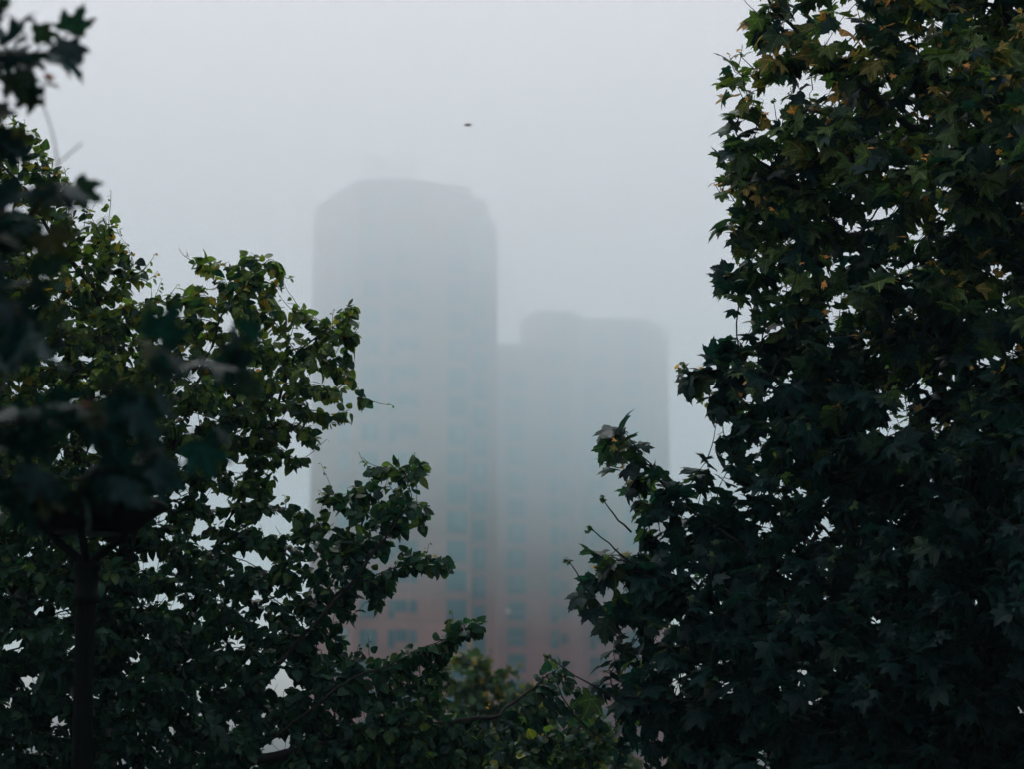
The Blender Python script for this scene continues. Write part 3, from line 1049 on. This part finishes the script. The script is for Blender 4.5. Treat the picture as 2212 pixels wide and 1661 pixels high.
# fluted pole
bm = bmesh.new()
seg = 48
rings = []
zs = [0.62, 1.2, 1.8, zc(1303)]
for z in zs:
    r0 = 0.047 - 0.004 * (z / zs[-1])
    rings.append([bm.verts.new(((r0 + 0.0035 * math.cos(12 * 2 * math.pi * k / seg)) * math.cos(2 * math.pi * k / seg),
                                (r0 + 0.0035 * math.cos(12 * 2 * math.pi * k / seg)) * math.sin(2 * math.pi * k / seg), z)) for k in range(seg)])
for a, b in zip(rings, rings[1:]):
    for k in range(seg): bm.faces.new((a[k], a[(k + 1) % seg], b[(k + 1) % seg], b[k]))
obj("pole", bm, M_IRON, lamp, True)
bm = bmesh.new()
add_lathe(bm, [(0, 0), (0.16, 0), (0.16, 0.05), (0.13, 0.09), (0.10, 0.16), (0.085, 0.5), (0.095, 0.54), (0.075, 0.6), (0.05, 0.62), (0, 0.62)], 32)
obj("base", bm, M_IRON, lamp, True)
bm = bmesh.new()
zt0, zt1 = zc(1303), zc(1212)
add_lathe(bm, [(0, zt0), (0.066, zt0 + 0.001), (0.066, zt0 + 0.03), (0.055, zt0 + 0.04), (0.055, zt1 - 0.05), (0.064, zt1 - 0.04), (0.064, zt1 - 0.01), (0.04, zt1), (0, zt1)], 32)
obj("collar", bm, M_IRON, lamp, True)
zbt = zc(1152)
for k in range(3):
    a = R(0 + 120 * k) if False else R([0, 180, 270][k])
    bm = bmesh.new()
    ca, sa = math.cos(a), math.sin(a)
    add_tube(bm, [(0.02 * ca, 0.02 * sa, zt1 - 0.02), (0.05 * ca, 0.05 * sa, zt1 + 0.02), (0.15 * ca, 0.15 * sa, zbt - 0.04), (0.185 * ca, 0.185 * sa, zbt + 0.012)], [0.022, 0.02, 0.018, 0.018], 10)
    obj("arm", bm, M_IRON, lamp, True)
bm = bmesh.new()
rr = 172 * s_
add_lathe(bm, [(0.0, zbt), (0.20, zbt + 0.001), (0.235, zbt + 0.012), (0.30, zrim - 0.055), (rr - 0.01, zrim - 0.012), (rr, zrim), (rr - 0.004, zrim + 0.010), (rr - 0.012, zrim + 0.013), (rr - 0.014, zrim + 0.020), (rr - 0.05, zrim + 0.036), (0.26, zrim + 0.052), (0.16, zrim + 0.066),
               (0.06, zrim + 0.073), (0.0, zrim + 0.075)], 64)
hood = obj("lamp_hood", bm, M_IRON, lamp, True)
bm = bmesh.new()
add_lathe(bm, [(0, zbt - 0.012), (0.12, zbt - 0.010), (0.16, zbt - 0.004), (0, zbt - 0.003)], 40)
obj("lens", bm, M_LENS, hood, True)

# ------------------------------------------------------------------ bird in flight
g = P(1011, 269.5, 24.0)
bm = bmesh.new()


def loft(bm, rings, seg=10):
    prev = None
    for (cx, cy, cz, ry, rz) in rings:
        ring = [bm.verts.new((cx, cy + ry * math.cos(2 * math.pi * k / seg), cz + rz * math.sin(2 * math.pi * k / seg))) for k in range(seg)]
        if prev:
            for k in range(seg): bm.faces.new((prev[k], prev[(k + 1) % seg], ring[(k + 1) % seg], ring[k]))
        else:
            bm.faces.new(ring[::-1])
        prev = ring
    bm.faces.new(prev)


loft(bm, [(-0.115, 0, -0.004, 0.002, 0.002), (-0.098, 0, -0.002, 0.008, 0.007), (-0.085, 0, 0, 0.016, 0.016), (-0.065, 0, -0.001, 0.018, 0.018), (-0.04, 0, -0.006, 0.024, 0.024),
          (0.0, 0, -0.006, 0.027, 0.025), (0.04, 0, 0.0, 0.020, 0.017), (0.075, 0, 0.005, 0.014, 0.007), (0.115, 0, 0.008, 0.022, 0.003)])
for sgn in (-1, 1):
    prev = None
    for (y, x, z, ch_, th) in ((0.01, -0.01, 0.008, 0.040, 0.008), (0.045, -0.018, 0.020, 0.042, 0.006), (0.075, 0.0, 0.026, 0.036, 0.005), (0.09, 0.04, 0.022, 0.024, 0.004), (0.085, 0.08, 0.014, 0.006, 0.003)):
        ring = [bm.verts.new((x + ch_ * cx, sgn * y, z + th * cz)) for cx, cz in ((-1, 0), (-0.5, 0.8), (0.3, 0.7), (1, 0), (0.3, -0.5), (-0.5, -0.6))]
        if prev:
            for k in range(6): bm.faces.new((prev[k], prev[(k + 1) % 6], ring[(k + 1) % 6], ring[k]))
        else:
            bm.faces.new(ring)
        prev = ring
    bm.faces.new(prev)
bird = obj("bird", bm, M_BIRD, None, False)
rm = bird.modifiers.new("skin", 'REMESH'); rm.mode = 'VOXEL'; rm.voxel_size = 0.003; rm.use_smooth_shade = True
bird.location = tuple(g)
bird.scale = (0.56, 0.45, 0.38)
bird.rotation_euler = (0, R(-4), R(38))
tag(bird, "small dark bird flying in the pale sky above the tall tower", "bird")
